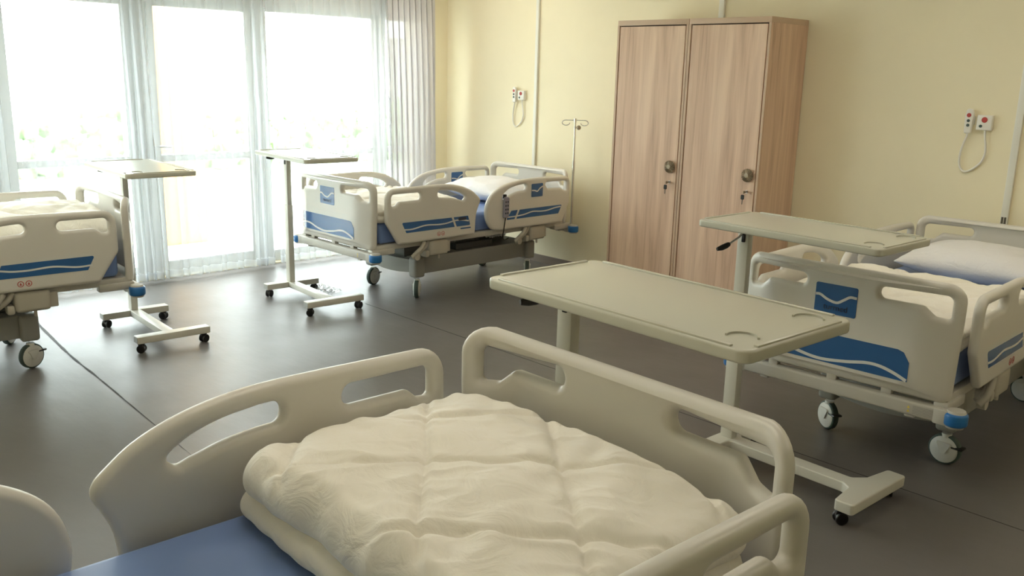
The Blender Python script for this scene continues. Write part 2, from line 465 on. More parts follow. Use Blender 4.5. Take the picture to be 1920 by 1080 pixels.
curtain(-1.945, -.16, [(-1.945, -1.86, 2.0), (-.85, -.16, 2.6)], 'sheer white curtain bunched thick beside the room corner', 4, skew=.05, dfrom=-.72)
cr_ = empty('curtain_rail', (XC, -3.4, 2.62)); tag(cr_, 'white curtain rail above the windows carrying the sheer curtains', 'curtain rail')
bm = bmesh.new(); box(bm, -.02, .02, -3.4, 3.35, 0, .03, .004); link('track', to_mesh('track', bm, M['trunk']), cr_)
for y in (-3, -1, 1, 3):
    bm = bmesh.new(); box(bm, -.13, .01, -.015, .015, .03, .05); link('bracket', to_mesh('bracket', bm, M['trunk'], 0), cr_, (0, y, 0))

# ------------------------------------------------------------------ hospital beds
def bend(u): 
    t = max(0, abs(u)-.31)/.165
    return .062*(t**1.35)
C_ = {}
def cached(key, fn):
    if key not in C_: C_[key] = fn()
    return C_[key]

GRIDU = ([-.45+.03*i for i in range(31)], [.52, .58, .64, .7, .76, .82, .88])
def end_board(head):
    zt = .93 if head else .957
    dz = zt-.957
    def fm(u, z, d): 
        return (u, -.028+bend(u)+d, z)
    W = .475
    outer = [(-W+.008, .466, .035), (W-.008, .466, .035), (W, .8, 0), (W, zt, .075), (-W, zt, .075), (-W, .8, 0)]
    holes = []
    for s in (1, -1):
        holes.append([(s*a_, b_+dz, r) for a_, b_, r in ((.160, .907, .028), (.160, .857, .040), (.335, .857, .025), (.378, .818, .02), (.432, .812, .012), (.432, .907, .026))])
    bm = bmesh.new(); plate(bm, outer, holes, .046, .0215, fm, GRIDU)
    return to_mesh('end_board', bm, M['plastic'], 50)
DEC = -.028-.023
def fmf(u, z, d): return (u, DEC-d+bend(u), z)
def board_logo():
    bm = bmesh.new(); poly_prism(bm, [(-.108, .752, .008), (.076, .752, .008), (.076, .881, .008), (-.108, .881, .008)], -.002, .0015, fmf); return to_mesh('logo_patch', bm, M['blue'], 0)
def board_logo_wave():
    bm = bmesh.new(); ribbon(bm, spline([(-.106, .829), (-.085, .829), (-.05, .812), (-.010, .805), (.02, .822), (.045, .838), (.074, .838)]), .011, 0, .0025, fmf); return to_mesh('wave', bm, M['white'], 0)
def board_text():
    cu = bpy.data.curves.new('txt', 'FONT'); cu.body = 'turmed'; cu.size = .036; cu.extrude = .0004; cu.align_x = 'CENTER'
    o = bpy.data.objects.new('txt', cu); COL.objects.link(o)
    dg = bpy.context.evaluated_depsgraph_get(); me = bpy.data.meshes.new_from_object(o.evaluated_get(dg))
    bpy.data.objects.remove(o)
    me.transform(Matrix.Translation((-.014, DEC-.0022, .770)) @ Matrix.Rotation(PI/2, 4, 'X'))
    me.materials.clear(); me.materials.append(M['ink']); return me
def board_stripe():
    bm = bmesh.new(); pts = [(-.385, .536, .008), (.318, .536, .004), (.302, .664, .03), (-.385, .664, .02)]
    l = arcpath(pts, 5)
    # split along u so that it follows the bent board
    us = [-.385+.7*i/28 for i in range(29)]
    def zr(u):
        lo = .536; hi = .664
        if u > .285: hi = .664-(u-.285)*1.6
        if u < -.375: lo, hi = .541, .655
        return lo, hi
    A = []
    for u in us:
        lo, hi = zr(u); A.append([bm.verts.new(fmf(u, z, d)) for z, d in ((lo, -.002), (hi, -.002), (hi, .0015), (lo, .0015))])
    for i in range(len(us)-1):
        for k in range(4): bm.faces.new((A[i][k], A[i][(k+1) % 4], A[i+1][(k+1) % 4], A[i+1][k]))
    bm.faces.new(A[0]); bm.faces.new(A[-1][::-1])
    return to_mesh('blue_panel', bm, M['blue'], 0)
def board_stripe_wave():
    bm = bmesh.new(); ribbon(bm, spline([(-.383, .572), (-.33, .585), (-.25, .583), (-.16, .560), (-.06, .548), (.05, .560), (.14, .577), (.20, .577), (.26, .562), (.312, .541)]), .013, 0, .003, fmf)
    return to_mesh('wave', bm, M['white'], 0)

def sp(pts, n=5): return [(p.x, p.y, 0) for p in spline(pts, n)]
FOOT_OUT = [(.20, .497, .03), (.935, .497, .02)]+sp([(.942, .60), (.952, .665), (.972, .715), (.989, .750), (.982, .778), (.955, .803), (.90, .841), (.82, .874), (.72, .897), (.60, .908), (.45, .909)])+[(.09, .904, .075), (.088, .665, .05)]
FOOT_H1 = [(.137, .862, .025), (.402, .862, .03), (.402, .808, .045), (.205, .808, .03), (.175, .782, .02), (.137, .778, .012)]
FOOT_H2 = [(.562, .864, .028)]+sp([(.62, .862), (.70, .853), (.77, .835), (.815, .813)])+[(.840, .793, .016), (.812, .770, .02)]+sp([(.78, .780), (.70, .799), (.62, .808)])+[(.562, .810, .025)]
HEAD_OUT = sp([(1.20, .497), (1.115, .518), (1.066, .575), (1.047, .65), (1.062, .73), (1.11, .793), (1.20, .844), (1.33, .876), (1.50, .892), (1.70, .895)])+[(2.012, .886, .06), (2.012, .665, .05), (1.93, .497, .03)]
HEAD_H1 = [(1.222, .768, .014)]+sp([(1.245, .793), (1.30, .824), (1.38, .843), (1.44, .849)])+[(1.488, .852, .026), (1.488, .803, .026)]+sp([(1.44, .801), (1.38, .795), (1.31, .776), (1.265, .755)])+[(1.235, .735, .012)]
HEAD_H2 = [(1.70, .850, .026), (1.975, .848, .02), (1.975, .764, .012), (1.945, .768, .014), (1.90, .792, .02), (1.735, .798, .04)]
def rail_mesh(out, holes, side):
    def fm(v, z, d): return (side*.5+d, v, z)
    bm = bmesh.new(); plate(bm, out, holes, .042, .0195, fm, ([.1+.07*i for i in range(30)], [.52, .6, .68, .74, .8]))
    return to_mesh('side_rail', bm, M['plastic'], 50)
def rmap(side, face=1):
    s = side*face
    def fm(v, z, d): return (side*.5+s*(.021+d), v, z)
    return fm
def rail_stripe(foot, side):
    fm = rmap(side); bm = bmesh.new()
    if foot:
        poly_prism(bm, [(.262, .578, .006), (.722, .578, .004), (.690, .652, .004), (.222, .656, .008)], -.002, .0012, fm)
        poly_prism(bm, [(.742, .578, .004), (.878, .578, .008), (.855, .652, .008), (.710, .652, .004)], -.002, .0012, fm)
        poly_prism(bm, [(.78, .554, .002), (.885, .554, .002), (.882, .564, .002), (.78, .564, .002)], -.002, .0012, fm)
    else:
        poly_prism(bm, [(1.376, .578, .004), (1.872, .578, .006), (1.912, .650, .008), (1.412, .650, .004)], -.002, .0012, fm)
        poly_prism(bm, [(1.262, .578, .006), (1.354, .578, .004), (1.390, .650, .004), (1.318, .648, .008)], -.002, .0012, fm)
    return to_mesh('blue_stripe', bm, M['blue'], 0)
def rail_wave(foot, side):
    fm = rmap(side); bm = bmesh.new()
    if foot: L = [(.236, .604), (.32, .602), (.44, .618), (.56, .612), (.64, .614), (.72, .626), (.79, .624), (.862, .612)]
    else: L = [(1.275, .600), (1.36, .600), (1.46, .606), (1.56, .622), (1.66, .616), (1.74, .618), (1.82, .630), (1.898, .636)]
    ribbon(bm, spline(L), .010, 0, .0022, fm); return to_mesh('wave', bm, M['white'], 0)
def rail_symbols(side):
    fm = rmap(side); bm = bmesh.new()
    for c in (.567, .607):
        ribbon(bm, [(c+.0145*math.cos(k*PI/10), .541+.0145*math.sin(k*PI/10)) for k in range(21)], .0035, 0, .001, fm)
        poly_prism(bm, [(c-.006, .534), (c+.006, .534), (c, .549)], 0, .001, fm)
    return to_mesh('warning_symbols', bm, M['red'], 0)
def rail_oval(side):
    fm = rmap(side); bm = bmesh.new(); poly_prism(bm, [(.755, .622, .02), (.835, .622, .02), (.835, .645, .02), (.755, .645, .02)], 0, .0025, fm)
    return to_mesh('oval_emblem', bm, M['ink'], 0)
def rail_logo(side, face):
    fm = rmap(side, face); bm = bmesh.new(); poly_prism(bm, [(1.541, .740, .008), (1.674, .740, .008), (1.674, .848, .008), (1.541, .848, .008)], -.002, .0015, fm)
    return to_mesh('logo_patch', bm, M['blue'], 0)
def rail_logo_wave(side, face):
    fm = rmap(side, face); bm = bmesh.new(); ribbon(bm, spline([(1.545, .795), (1.58, .792), (1.61, .785), (1.64, .808), (1.672, .822)]), .010, 0, .0025, fm)
    return to_mesh('wave', bm, M['white'], 0)
def bracket_mesh(v, side):
    bm = bmesh.new(); s = side; c = v+.05; f = lambda d: c+side*d      # arms sit on the same hand seen from outside
    x0, x1 = sorted((s*.42, s*.505))
    def bb(xa, xb, da, db, z0, z1, *r):
        ya, yb = sorted((f(da), f(db))); box(bm, xa, xb, ya, yb, z0, z1, *r)
    bb(x0, x1, -.07, .11, .375, .492, .02, 3)
    bb(x0+.005, x1-.005, -.11, -.07, .37, .42, .012, 2)
    bb(x0+.02, x1-.03, .10, .15, .385, .47, .006, 2)
    for k in (0, 1):
        tube(bm, [(s*(.475+.02*k), f(-.07-.05*k), .49), (s*(.48+.02*k), f(-.10-.05*k), .45), (s*(.48+.02*k), f(-.15-.05*k), .415), (s*(.46+.02*k), f(-.18-.04*k), .385)], .016, 10)
    cyl(bm, (s*.47, f(-.19), .385), (s*.505, f(-.19), .385), .026, seg=16)
    cyl(bm, (s*.48, f(.03), .385), (s*.48, f(.03), .345), .009, seg=8)
    return to_mesh('rail_bracket', bm, M['bracket'])
def deck_mesh():
    bm = bmesh.new()
    for s in (1, -1): box(bm, s*.43-.03, s*.43+.03, .02, 2.0, .455, .498, .008)
    box(bm, -.42, .42, .03, .09, .455, .497, .006); box(bm, -.42, .42, 1.93, 1.99, .455, .497, .006)
    box(bm, -.42, .42, .10, 1.92, .485, .499)
    box(bm, .10, .40, .05, .12, .478, .488)
    return to_mesh('deck_frame', bm, M['steel'])
def bar_mesh():
    bm = bmesh.new(); box(bm, -.462, .462, -.03, .03, .393, .453, .010, 3)
    for s in (1, -1): box(bm, s*.44-.03, s*.44+.03, .0, .20, .425, .470, .008)
    for u in (-.30, -.02, .22): box(bm, u-.022, u+.022, -.005, .03, .447, .480, .003)
    for s in (1, -1): box(bm, s*.33-.02, s*.33+.02, -.02, .02, .382, .396, .004)
    return to_mesh('bumper_bar', bm, M['steel'])
def bumper_mesh():
    bm = bmesh.new(); cyl(bm, (0, 0, -.028), (0, 0, .028), .046, seg=28, bev=.012); return to_mesh('bumper', bm, M['bumper'], 45)
def bumper_cap():
    bm = bmesh.new(); cyl(bm, (0, 0, .022), (0, 0, .036), .040, .034, seg=24); cyl(bm, (0, 0, -.036), (0, 0, -.022), .034, .040, seg=24); box(bm, -.08, -.02, -.032, .032, -.032, .032, .008); return to_mesh('bumper_mount', bm, M['steel'])
def label_mesh():
    bm = bmesh.new()
    for k in range(6): box(bm, .345, .425, -.0312, -.0300, .4065+k*.006, .4085+k*.006)
    return to_mesh('notice_print', bm, M['greyink'], 0)
def label_tri():
    bm = bmesh.new()
    for z in (.408, .424): poly_prism(bm, [(.322, z), (.334, z), (.328, z+.012)], 0, .0012, lambda a_, b_, d: (a_, -.0300-d, b_))
    return to_mesh('warning_triangle', bm, M['yellow'], 0)
WV1, WV2, WU = .545, 1.755, .285
def shroud_mesh():
    bm = bmesh.new()
    n = 14
    for s in (1, -1):                      # long skirts
        box(bm, s*.285-.012, s*.285+.012, WV1, WV2, .185, .318, .006)
    for v in (WV1-.02, WV2+.02):           # bowed end skirts
        A = []
        for i in range(n+1):
            u = -.285+.57*i/n; bow = .035*math.sin(PI*i/n)*(-1 if v < 1 else 1); lo = .205-.018*math.sin(PI*i/n)
            A.append([bm.verts.new((u, v+bow+d, z)) for d, z in ((-.01, lo), (.01, lo), (.01, .30), (-.01, .30))])
        for i in range(n):
            for k in range(4): bm.faces.new((A[i][k], A[i][(k+1) % 4], A[i+1][(k+1) % 4], A[i+1][k]))
        bm.faces.new(A[0]); bm.faces.new(A[-1][::-1])
    for s in (1, -1):
        for v in (WV1, WV2):
            box(bm, s*WU-.045, s*WU+.045, v-.05, v+.05, .165, .322, .02, 3)
    box(bm, -.28, .28, WV1, WV2, .285, .312)
    return to_mesh('base_shroud', bm, M['shroud'])
def lift_mesh():
    bm = bmesh.new()
    box(bm, -.16, .16, .52, .72, .31, .40, .01); box(bm, -.10, .10, .75, .95, .31, .487, .01); box(bm, -.10, .10, 1.45, 1.65, .31, .487, .01)
    box(bm, -.22, .22, 1.0, 1.4, .31, .37, .01)
    cyl(bm, (0, .6, .43), (0, 1.6, .43), .03)
    return to_mesh('lift_mechanism', bm, M['dark'])
def caster_parts():
    r = .073
    bm = bmesh.new(); cyl(bm, (-.017, 0, 0), (.017, 0, 0), r, seg=32, bev=.009); tyre = to_mesh('tyre', bm, M['tyre'], 50)
    bm = bmesh.new()
    for s in (1, -1):
        cyl(bm, (s*.0165, 0, 0), (s*.023, 0, 0), r-.009, r-.016, seg=28); cyl(bm, (s*.02, 0, 0), (s*.028, 0, 0), .016, seg=16)
    hub = to_mesh('hub', bm, M['hub'], 50)
    bm = bmesh.new()
    for s in (1, -1):
        poly_prism(bm, [(-.011, -.016, .010), (.011, -.016, .010), (.026, .018, .012), (.033, .037, .006), (-.033, .037, .006), (-.02, .01, .012)], s*.024, s*.031, lambda a_, b_, d: (d, a_+.0, b_+.073))
    box(bm, -.031, .031, -.035, .035, .096, .112, .008); cyl(bm, (0, 0, .11), (0, 0, .15), .022)
    fork = to_mesh('fork', bm, M['hub'])
    bm = bmesh.new(); box(bm, -.025, .025, .03, .085, .088, .10, .006); brake = to_mesh('brake_pedal', bm, M['black'])
    return tyre, hub, fork, brake

def make_bed(loc, rz, h, label, wheel_angle, base_du=0., base_dv=0., near_shift=0., far_shift=0., far_k=1., far_head=0.):
    B = empty('hospital_bed', (loc[0], loc[1], 0), rz)
    tag(B, label, 'hospital bed', 'hospital beds in the ward')
    fb = link('footboard', cached('fb', lambda: end_board(False)), B, (0, 0, h))
    lp = link('logo_patch', cached('lp', board_logo), fb); lp['label'] = 'dark blue badge with white wave and small lettering'
    # badge pieces share the board level; the deepest level holds wave and letters together with the badge
    link('badge_wave', cached('lw', board_logo_wave), fb); link('badge_lettering', cached('lt', board_text), fb)
    bp_ = link('blue_panel', cached('bs', board_stripe), fb); bp_['label'] = 'blue panel across the lower half'
    link('panel_wave', cached('bw', board_stripe_wave), fb)
    hb = link('headboard', cached('hb', lambda: end_board(True)), B, (0, 2.05, h), (0, 0, 0))
    hb.scale = (1, -1, 1)
    for side in (1, -1):
        sh = near_shift if side == -1 else far_shift
        r = link('side_rail', cached(('fr', side), lambda: rail_mesh(FOOT_OUT, [FOOT_H1, FOOT_H2], side)), B, (sh, 0, h)); r['label'] = 'foot section side rail with two hand holes'
        if side == 1 and far_k != 1: r.scale = (1, far_k, 1); r.location.y = .09*(1-far_k)
        link('blue_stripe', cached(('fs', side), lambda: rail_stripe(True, side)), r); link('wave', cached(('fw', side), lambda: rail_wave(True, side)), r)
        link('warning_symbols', cached(('fy', side), lambda: rail_symbols(side)), r); link('oval_emblem', cached(('fo', side), lambda: rail_oval(side)), r)
        r = link('side_rail', cached(('hr', side), lambda: rail_mesh(HEAD_OUT, [HEAD_H1, HEAD_H2], side)), B, (sh, 0, h)); r['label'] = 'head section side rail with curved leading edge and blue badge'
        if side == 1: r.location.y = far_head
        link('blue_stripe', cached(('hs', side), lambda: rail_stripe(False, side)), r); link('wave', cached(('hw', side), lambda: rail_wave(False, side)), r)
        for face in (1, -1):
            link('logo_patch', cached(('hl', side, face), lambda: rail_logo(side, face)), r); link('badge_wave', cached(('hlw', side, face), lambda: rail_logo_wave(side, face)), r)
        for v in (.52, 1.58):
            link('rail_bracket', cached(('rb', side, v), lambda: bracket_mesh(v, side)), B, (0, 0, h))
    link('deck_frame', cached('deck', deck_mesh), B, (0, 0, h))
    for v, s in ((0, 1), (2.09, -1)):
        bar = link('bumper_bar', cached('bar', bar_mesh), B, (0, v, h)); bar.scale = (1, s, 1)
        for k in (1, -1):
            b1 = link('bumper', cached('bump', bumper_mesh), bar, (k*.503, 0, .420)); b1['label'] = 'blue roller bumper'
            c1 = link('bumper_mount', cached('bumpc', bumper_cap), bar, (k*.503, 0, .420), (0, 0, 0 if k > 0 else PI))
        if s == 1:
            link('notice_print', cached('lab', label_mesh), bar); link('warning_triangle', cached('labt', label_tri), bar)
    link('base_shroud', cached('shroud', shroud_mesh), B, (base_du, base_dv, 0))
    link('lift_mechanism', cached('lift', lift_mesh), B, (base_du*.5, base_dv, h))
    ty, hu, fo, br = cached('caster', caster_parts)
    for s in (1, -1):
        for v in (WV1, WV2):
            c = empty('caster', (s*WU+base_du, v+base_dv, 0)); c.parent = B; c.rotation_euler = (0, 0, wheel_angle-rz+ (.25*s))
            link('tyre', ty, c, (0, 0, .073)); link('hub', hu, c, (0, 0, .073)); link('fork', fo, c); link('brake_pedal', br, c)
    return B

BEDS = {
 'B1': dict(loc=(-.4323, -2.194), rz=.0157, h=-.0065, label='grey hospital bed in the room corner by the gathered curtain, drip stand at its head', wheel_angle=.55, base_du=.0),
 'B2': dict(loc=(3.5418, -2.1962), rz=.036, h=0., label='grey hospital bed to the side of the wardrobes, badge legible on its footboard', wheel_angle=-1.85, base_du=.03),
 'B3': dict(loc=(-.4502, -3.8231), rz=3.0815, h=.0059, label='grey hospital bed cut off by the picture edge in front of the windows', wheel_angle=.6, base_du=.0),
 'B4': dict(loc=(4.0431, -4.3236), rz=3.1162, h=.0, label='closest grey hospital bed, with bare blue mattress showing at the bottom of the picture', wheel_angle=.6, near_shift=-.035, far_k=.966, far_head=-.045),
}
H4 = .1339
BEDS['B4']['h'] = H4
BO = {k: make_bed(**v) for k, v in BEDS.items()}
def bedM(b): 
    d = BEDS[b]; return Matrix.Translation((d['loc'][0], d['loc'][1], d['h'])) @ Matrix.Rotation(d['rz'], 4, 'Z')

# mattresses
def mattress():
    bm = bmesh.new(); box(bm, -.445, .445, .075, 1.975, .501, .652, .03, 5)
    return to_mesh('mattress', bm, M['mattress'], 60)
for b, lab in (('B1', 'blue mattress on the corner bed, under quilt and pillow'), ('B2', 'blue mattress on the bed to the side of the wardrobes'),
               ('B3', 'blue mattress on the bed cut off by the picture edge'), ('B4', 'bare blue mattress of the closest bed')):
    o = link('mattress', cached('mat', mattress)); o.matrix_world = bedM(b); tag(o, lab, 'mattress', 'blue mattresses on the beds')

# quilts
def quilt(u0, u1, layers, seed, n=(90, 70), pitch=.27):
    """Folded quilt: stacked puffy layers (v0, v1, z0, thickness, dome)."""
    bm = bmesh.new(); NU, NV = n
    for li, (v0, v1, z0, T, dome) in enumerate(layers):
        last = li == len(layers)-1
        top = []; bot = []
        for j in range(NV+1):
            rt, rb = [], []
            for i in range(NU+1):
                # cluster samples at the rim so that the roll is smooth
                s = .5-.5*math.cos(PI*i/NU)*(.62+.38*abs(math.cos(PI*i/NU))); t = .5-.5*math.cos(PI*j/NV)*(.62+.38*abs(math.cos(PI*j/NV)))
                u = u0+(u1-u0)*s; v = v0+(v1-v0)*t
                wob = .016*noise.noise((u*5, seed+li*3, 1))+.007*noise.noise((u*15, seed, li))
                vv = v+wob*t; uu = u+.014*noise.noise((v*6, seed+li, 4))*(2*s-1)
                R = T*.62
                de = min((u-u0), (u1-u), (v-v0), (v1-v)); k = max(0, min(1, de/R)); k2 = math.sqrt(max(0, 1-(1-k)**2))
                Rc = R*1.6
                for su in (1, -1):
                    for sv in (1, -1):
                        cu_ = (u1-Rc) if su > 0 else (u0+Rc); cv_ = (v1-Rc) if sv > 0 else (v0+Rc)
                        du, dv = (u-cu_)*su, (v-cv_)*sv
                        if du > 0 and dv > 0:
                            L0 = max(du, dv); L1 = math.hypot(du, dv); q_ = L0/L1
                            uu += (cu_+su*du*q_)-u; vv += (cv_+sv*dv*q_)-v
                # corners rounder
                cx = max(0, 1-min(u-u0, u1-u)/R); cy = max(0, 1-min(v-v0, v1-v)/R); k2 = math.sqrt(max(0, 1-max(cx, cy)**2))
                a_ = (u*.82+v*1.05)/1.35; b_ = (u*1.02-v*.88)/1.35
                da = abs((a_/pitch) % 1-.5)*pitch; db = abs((b_/pitch+.35) % 1-.5)*pitch
                pf = -.011*math.exp(-(da/.009)**2)-.011*math.exp(-(db/.009)**2)+.007*min(1, min(da, db)/.07)**.7
                crs = noise.noise((u*3.1+v*9, u*6-v*2.5, seed))*.011+noise.noise((u*12+v*17, u*10-v*12, seed+9))*.006
                ridge = (1-abs(noise.noise((a_*5+3, b_*17, seed+4))))**4*.010*math.exp(-min(da, db)/.07)
                dm = dome*math.sin(PI*min(1, max(0, s)))**.8*math.sin(PI*(.18+.62*t))**.8
                puf = (pf+crs+ridge)*min(1, k*1.3)
                # rim wrinkles of the roll
                rim = (1-k)*.006*noise.noise((u*30, v*9, seed+li))
                zt = z0+T*.5+T*.5*k2+(dm*k2 if last else dm*.4*k2)+puf*(1 if last else .3)+rim
                zb = z0+T*.5-T*.5*k2
                rt.append((uu, vv, zt)); rb.append((uu, vv, zb))
            top.append(rt); bot.append(rb)
        vt = [[bm.verts.new(p) for p in r] for r in top]
        vb = [[vt[j][i] if i in (0, NU) or j in (0, NV) else bm.verts.new(bot[j][i]) for i in range(NU+1)] for j in range(NV+1)]
        for j in range(NV):
            for i in range(NU):
                bm.faces.new((vt[j][i], vt[j][i+1], vt[j+1][i+1], vt[j+1][i]))
                try: bm.faces.new((vb[j][i], vb[j+1][i], vb[j+1][i+1], vb[j][i+1]))
                except ValueError: pass
    return to_mesh('quilt', bm, M['quilt'], 75)
def put(me, b, name, lab, cat, grp):
    o = link(name, me); o.matrix_world = bedM(b); return tag(o, lab, cat, grp)
G = 'folded white quilts at the bed feet'
put(quilt(-.435, .435, [(.055, .705, .6525, .070, .0), (.05, .700, .709, .086, .038)], 3, (170, 140)), 'B4', 'quilt', 'folded cream white quilted duvet with diamond stitching lying on the closest bed', 'quilt', G)
put(quilt(-.435, .46, [(.055, .80, .6525, .060, .0), (.05, .86, .702, .070, .03)], 11, (70, 60)), 'B1', 'quilt', 'folded white quilt at the foot of the corner bed', 'quilt', G)
put(quilt(-.435, .455, [(.055, 1.02, .6525, .055, .0), (.05, 1.06, .700, .060, .01)], 17, (80, 70)), 'B2', 'quilt', 'folded white quilt seen through the hand hole of the badge footboard', 'quilt', G)
put(quilt(-.435, .435, [(.055, .95, .6525, .075, .0), (.05, 1.0, .722, .10, .075)], 23, (70, 60)), 'B3', 'quilt', 'puffy folded white quilt heaped on the bed cut off by the picture edge', 'quilt', G)

# pillows
def pillow(seed, a=.37, b=.27, T=.085, n=60):
    bm = bmesh.new(); top = []; bot = []
    for j in range(n+1):
        rt, rb = [], []
        for i in range(n+1):
            x = -math.cos(PI*i/n); y = -math.cos(PI*j/n)
            k = (max(0, 1-abs(x)**2.6)*max(0, 1-abs(y)**2.6))**.55
            pin = 1-.07*(1-abs(x))*abs(y)**2*0-.06*(abs(y)**2)*(1-abs(x)**2)
            pinx = 1-.06*(abs(x)**2)*(1-abs(y)**2)
            w = noise.noise((x*3, y*3, seed))*.012+(1-abs(noise.noise((x*7, y*2.2, seed+3))))**3*.008*(abs(y)**2)+(1-abs(noise.noise((x*2.2, y*7, seed+3))))**3*.008*(abs(x)**2)
            px, py = a*x*pinx, b*y*pin
            rt.append((px, py, T+(T*1.15+w)*k+w*.3*(1-k))); rb.append((px, py, T*(1-k)))
        top.append(rt); bot.append(rb)
    vt = [[bm.verts.new(p) for p in r] for r in top]
    vb = [[vt[j][i] if i in (0, n) or j in (0, n) else bm.verts.new(bot[j][i]) for i in range(n+1)] for j in range(n+1)]
    for j in range(n):
        for i in range(n):
            bm.faces.new((vt[j][i], vt[j][i+1], vt[j+1][i+1], vt[j+1][i]))
            try: bm.faces.new((vb[j][i], vb[j+1][i], vb[j+1][i+1], vb[j][i+1]))
            except ValueError: pass
    return to_mesh('pillow', bm, M['pillow'], 75)
G = 'white pillows at the wall end of the beds'
o = link('pillow', pillow(5, .38, .29, .095)); o.matrix_world = bedM('B2') @ Matrix.Translation((.03, 1.66, .6525)) @ Matrix.Rotation(.06, 4, 'Z'); tag(o, 'plump wrinkled white pillow on the bed to the side of the wardrobes', 'pillow', G)
o = link('pillow', pillow(9, .40, .30, .09)); o.matrix_world = bedM('B1') @ Matrix.Translation((0, 1.62, .6525)) @ Matrix.Rotation(-.04, 4, 'Z'); tag(o, 'white pillow at the head of the corner bed', 'pillow', G)

# bed control handset hung on the rail of the corner bed
t = empty('bed_control_handset'); t.matrix_world = bedM('B1') @ Matrix.Translation((.532, 1.247, .60)); tag(t, 'grey bed control handset hung on the side rail of the corner bed', 'remote control')
bm = bmesh.new(); plate(bm, [(-.028, 0, .012), (.028, 0, .012), (.032, .165, .02), (-.026, .168, .02)], [], .022, .008, lambda a_, b_, d: (d, a_, b_)); link('body', to_mesh('body', bm, M['handset']), t)
bm = bmesh.new()
for k in range(4):
    for s in (-.011, .011): box(bm, .0105, .0125, s-.006, s+.006, .03+k*.03, .044+k*.03, .0015)
link('button', to_mesh('button', bm, M['ink']), t)
bm = bmesh.new(); box(bm, -.03, -.005, -.012, .012, .15, .185, .004); link('hook', to_mesh('hook', bm, M['black']), t)
bm = bmesh.new(); tube(bm, spline([(0, 0, .003), (.004, -.012, -.03), (.002, -.02, -.09), (-.02, -.01, -.16), (-.05, .04, -.19), (-.09, .12, -.19)], 6), .0045, 8); link('cord', to_mesh('cord', bm, M['black']), t)

# drip stand at the head of the corner bed
t = empty('drip_stand'); t.matrix_world = bedM('B1') @ Matrix.Translation((.465, 2.105, 0)); tag(t, 'thin steel drip stand with hooks at the head of the corner bed', 'drip stand')
bm = bmesh.new(); cyl(bm, (0, 0, .448), (0, 0, 1.0), .0125); cyl(bm, (0, 0, .99), (0, 0, 1.335), .009)
link('pole', to_mesh('pole', bm, M['chrome']), t)
bm = bmesh.new(); cyl(bm, (0, 0, 1.325), (0, 0, 1.36), .013)
for s in (1, -1):
    tube(bm, [(0, 0, 1.345), (s*.06, s*.05, 1.345)]+[(s*(.06+.025*math.sin(k*PI/8)), s*(.05+.02*math.sin(k*PI/8)), 1.345+.022*(math.cos(k*PI/8))-.022) for k in range(1, 13)], .004, 8)
link('hook_arm', to_mesh('hook_arm', bm, M['chrome']), t)
bm = bmesh.new(); cyl(bm, (.005, 0, 1.285), (.03, 0.0, 1.285), .007); sphere(bm, (.042, 0, 1.285), .019); link('clamp_knob', to_mesh('clamp_knob', bm, M['bronze']), t)

# ------------------------------------------------------------------ overbed tables
def arc_strip(bm, cx, cy, r, a0, a1, w, z0, z1, n=20):
    ribbon(bm, [(cx+r*math.cos(a0+(a1-a0)*k/n), cy+r*math.sin(a0+(a1-a0)*k/n)) for k in range(n+1)], w, z0, z1, lambda a_, b_, d: (a_, b_, d))
def top_mesh():
    bm = bmesh.new(); a, b_ = .4155, .2105
    plate(bm, [(-a, -b_, .03), (a, -b_, .03), (a, b_, .03), (-a, b_, .03)], [], .030, .007, lambda x, y, d: (x, y, -.017+d))
    return to_mesh('table_top', bm, M['table'])
def rim_mesh():
    bm = bmesh.new(); a, b_ = .4155-.012, .2105-.012
    for s in (1, -1):
        box(bm, -a+.035, a-.035, s*b_-.006, s*b_+.006, -.006, .0022, .0015); box(bm, s*a-.006, s*a+.006, -b_+.035, b_-.035, -.006, .0022, .0015)
    return to_mesh('rim', bm, M['table'])
def cup_mesh():
    bm = bmesh.new(); arc_strip(bm, 0, 0, .034, math.radians(25), math.radians(205), .005, -.004, .0028)
    return to_mesh('cup_ring', bm, M['table'])
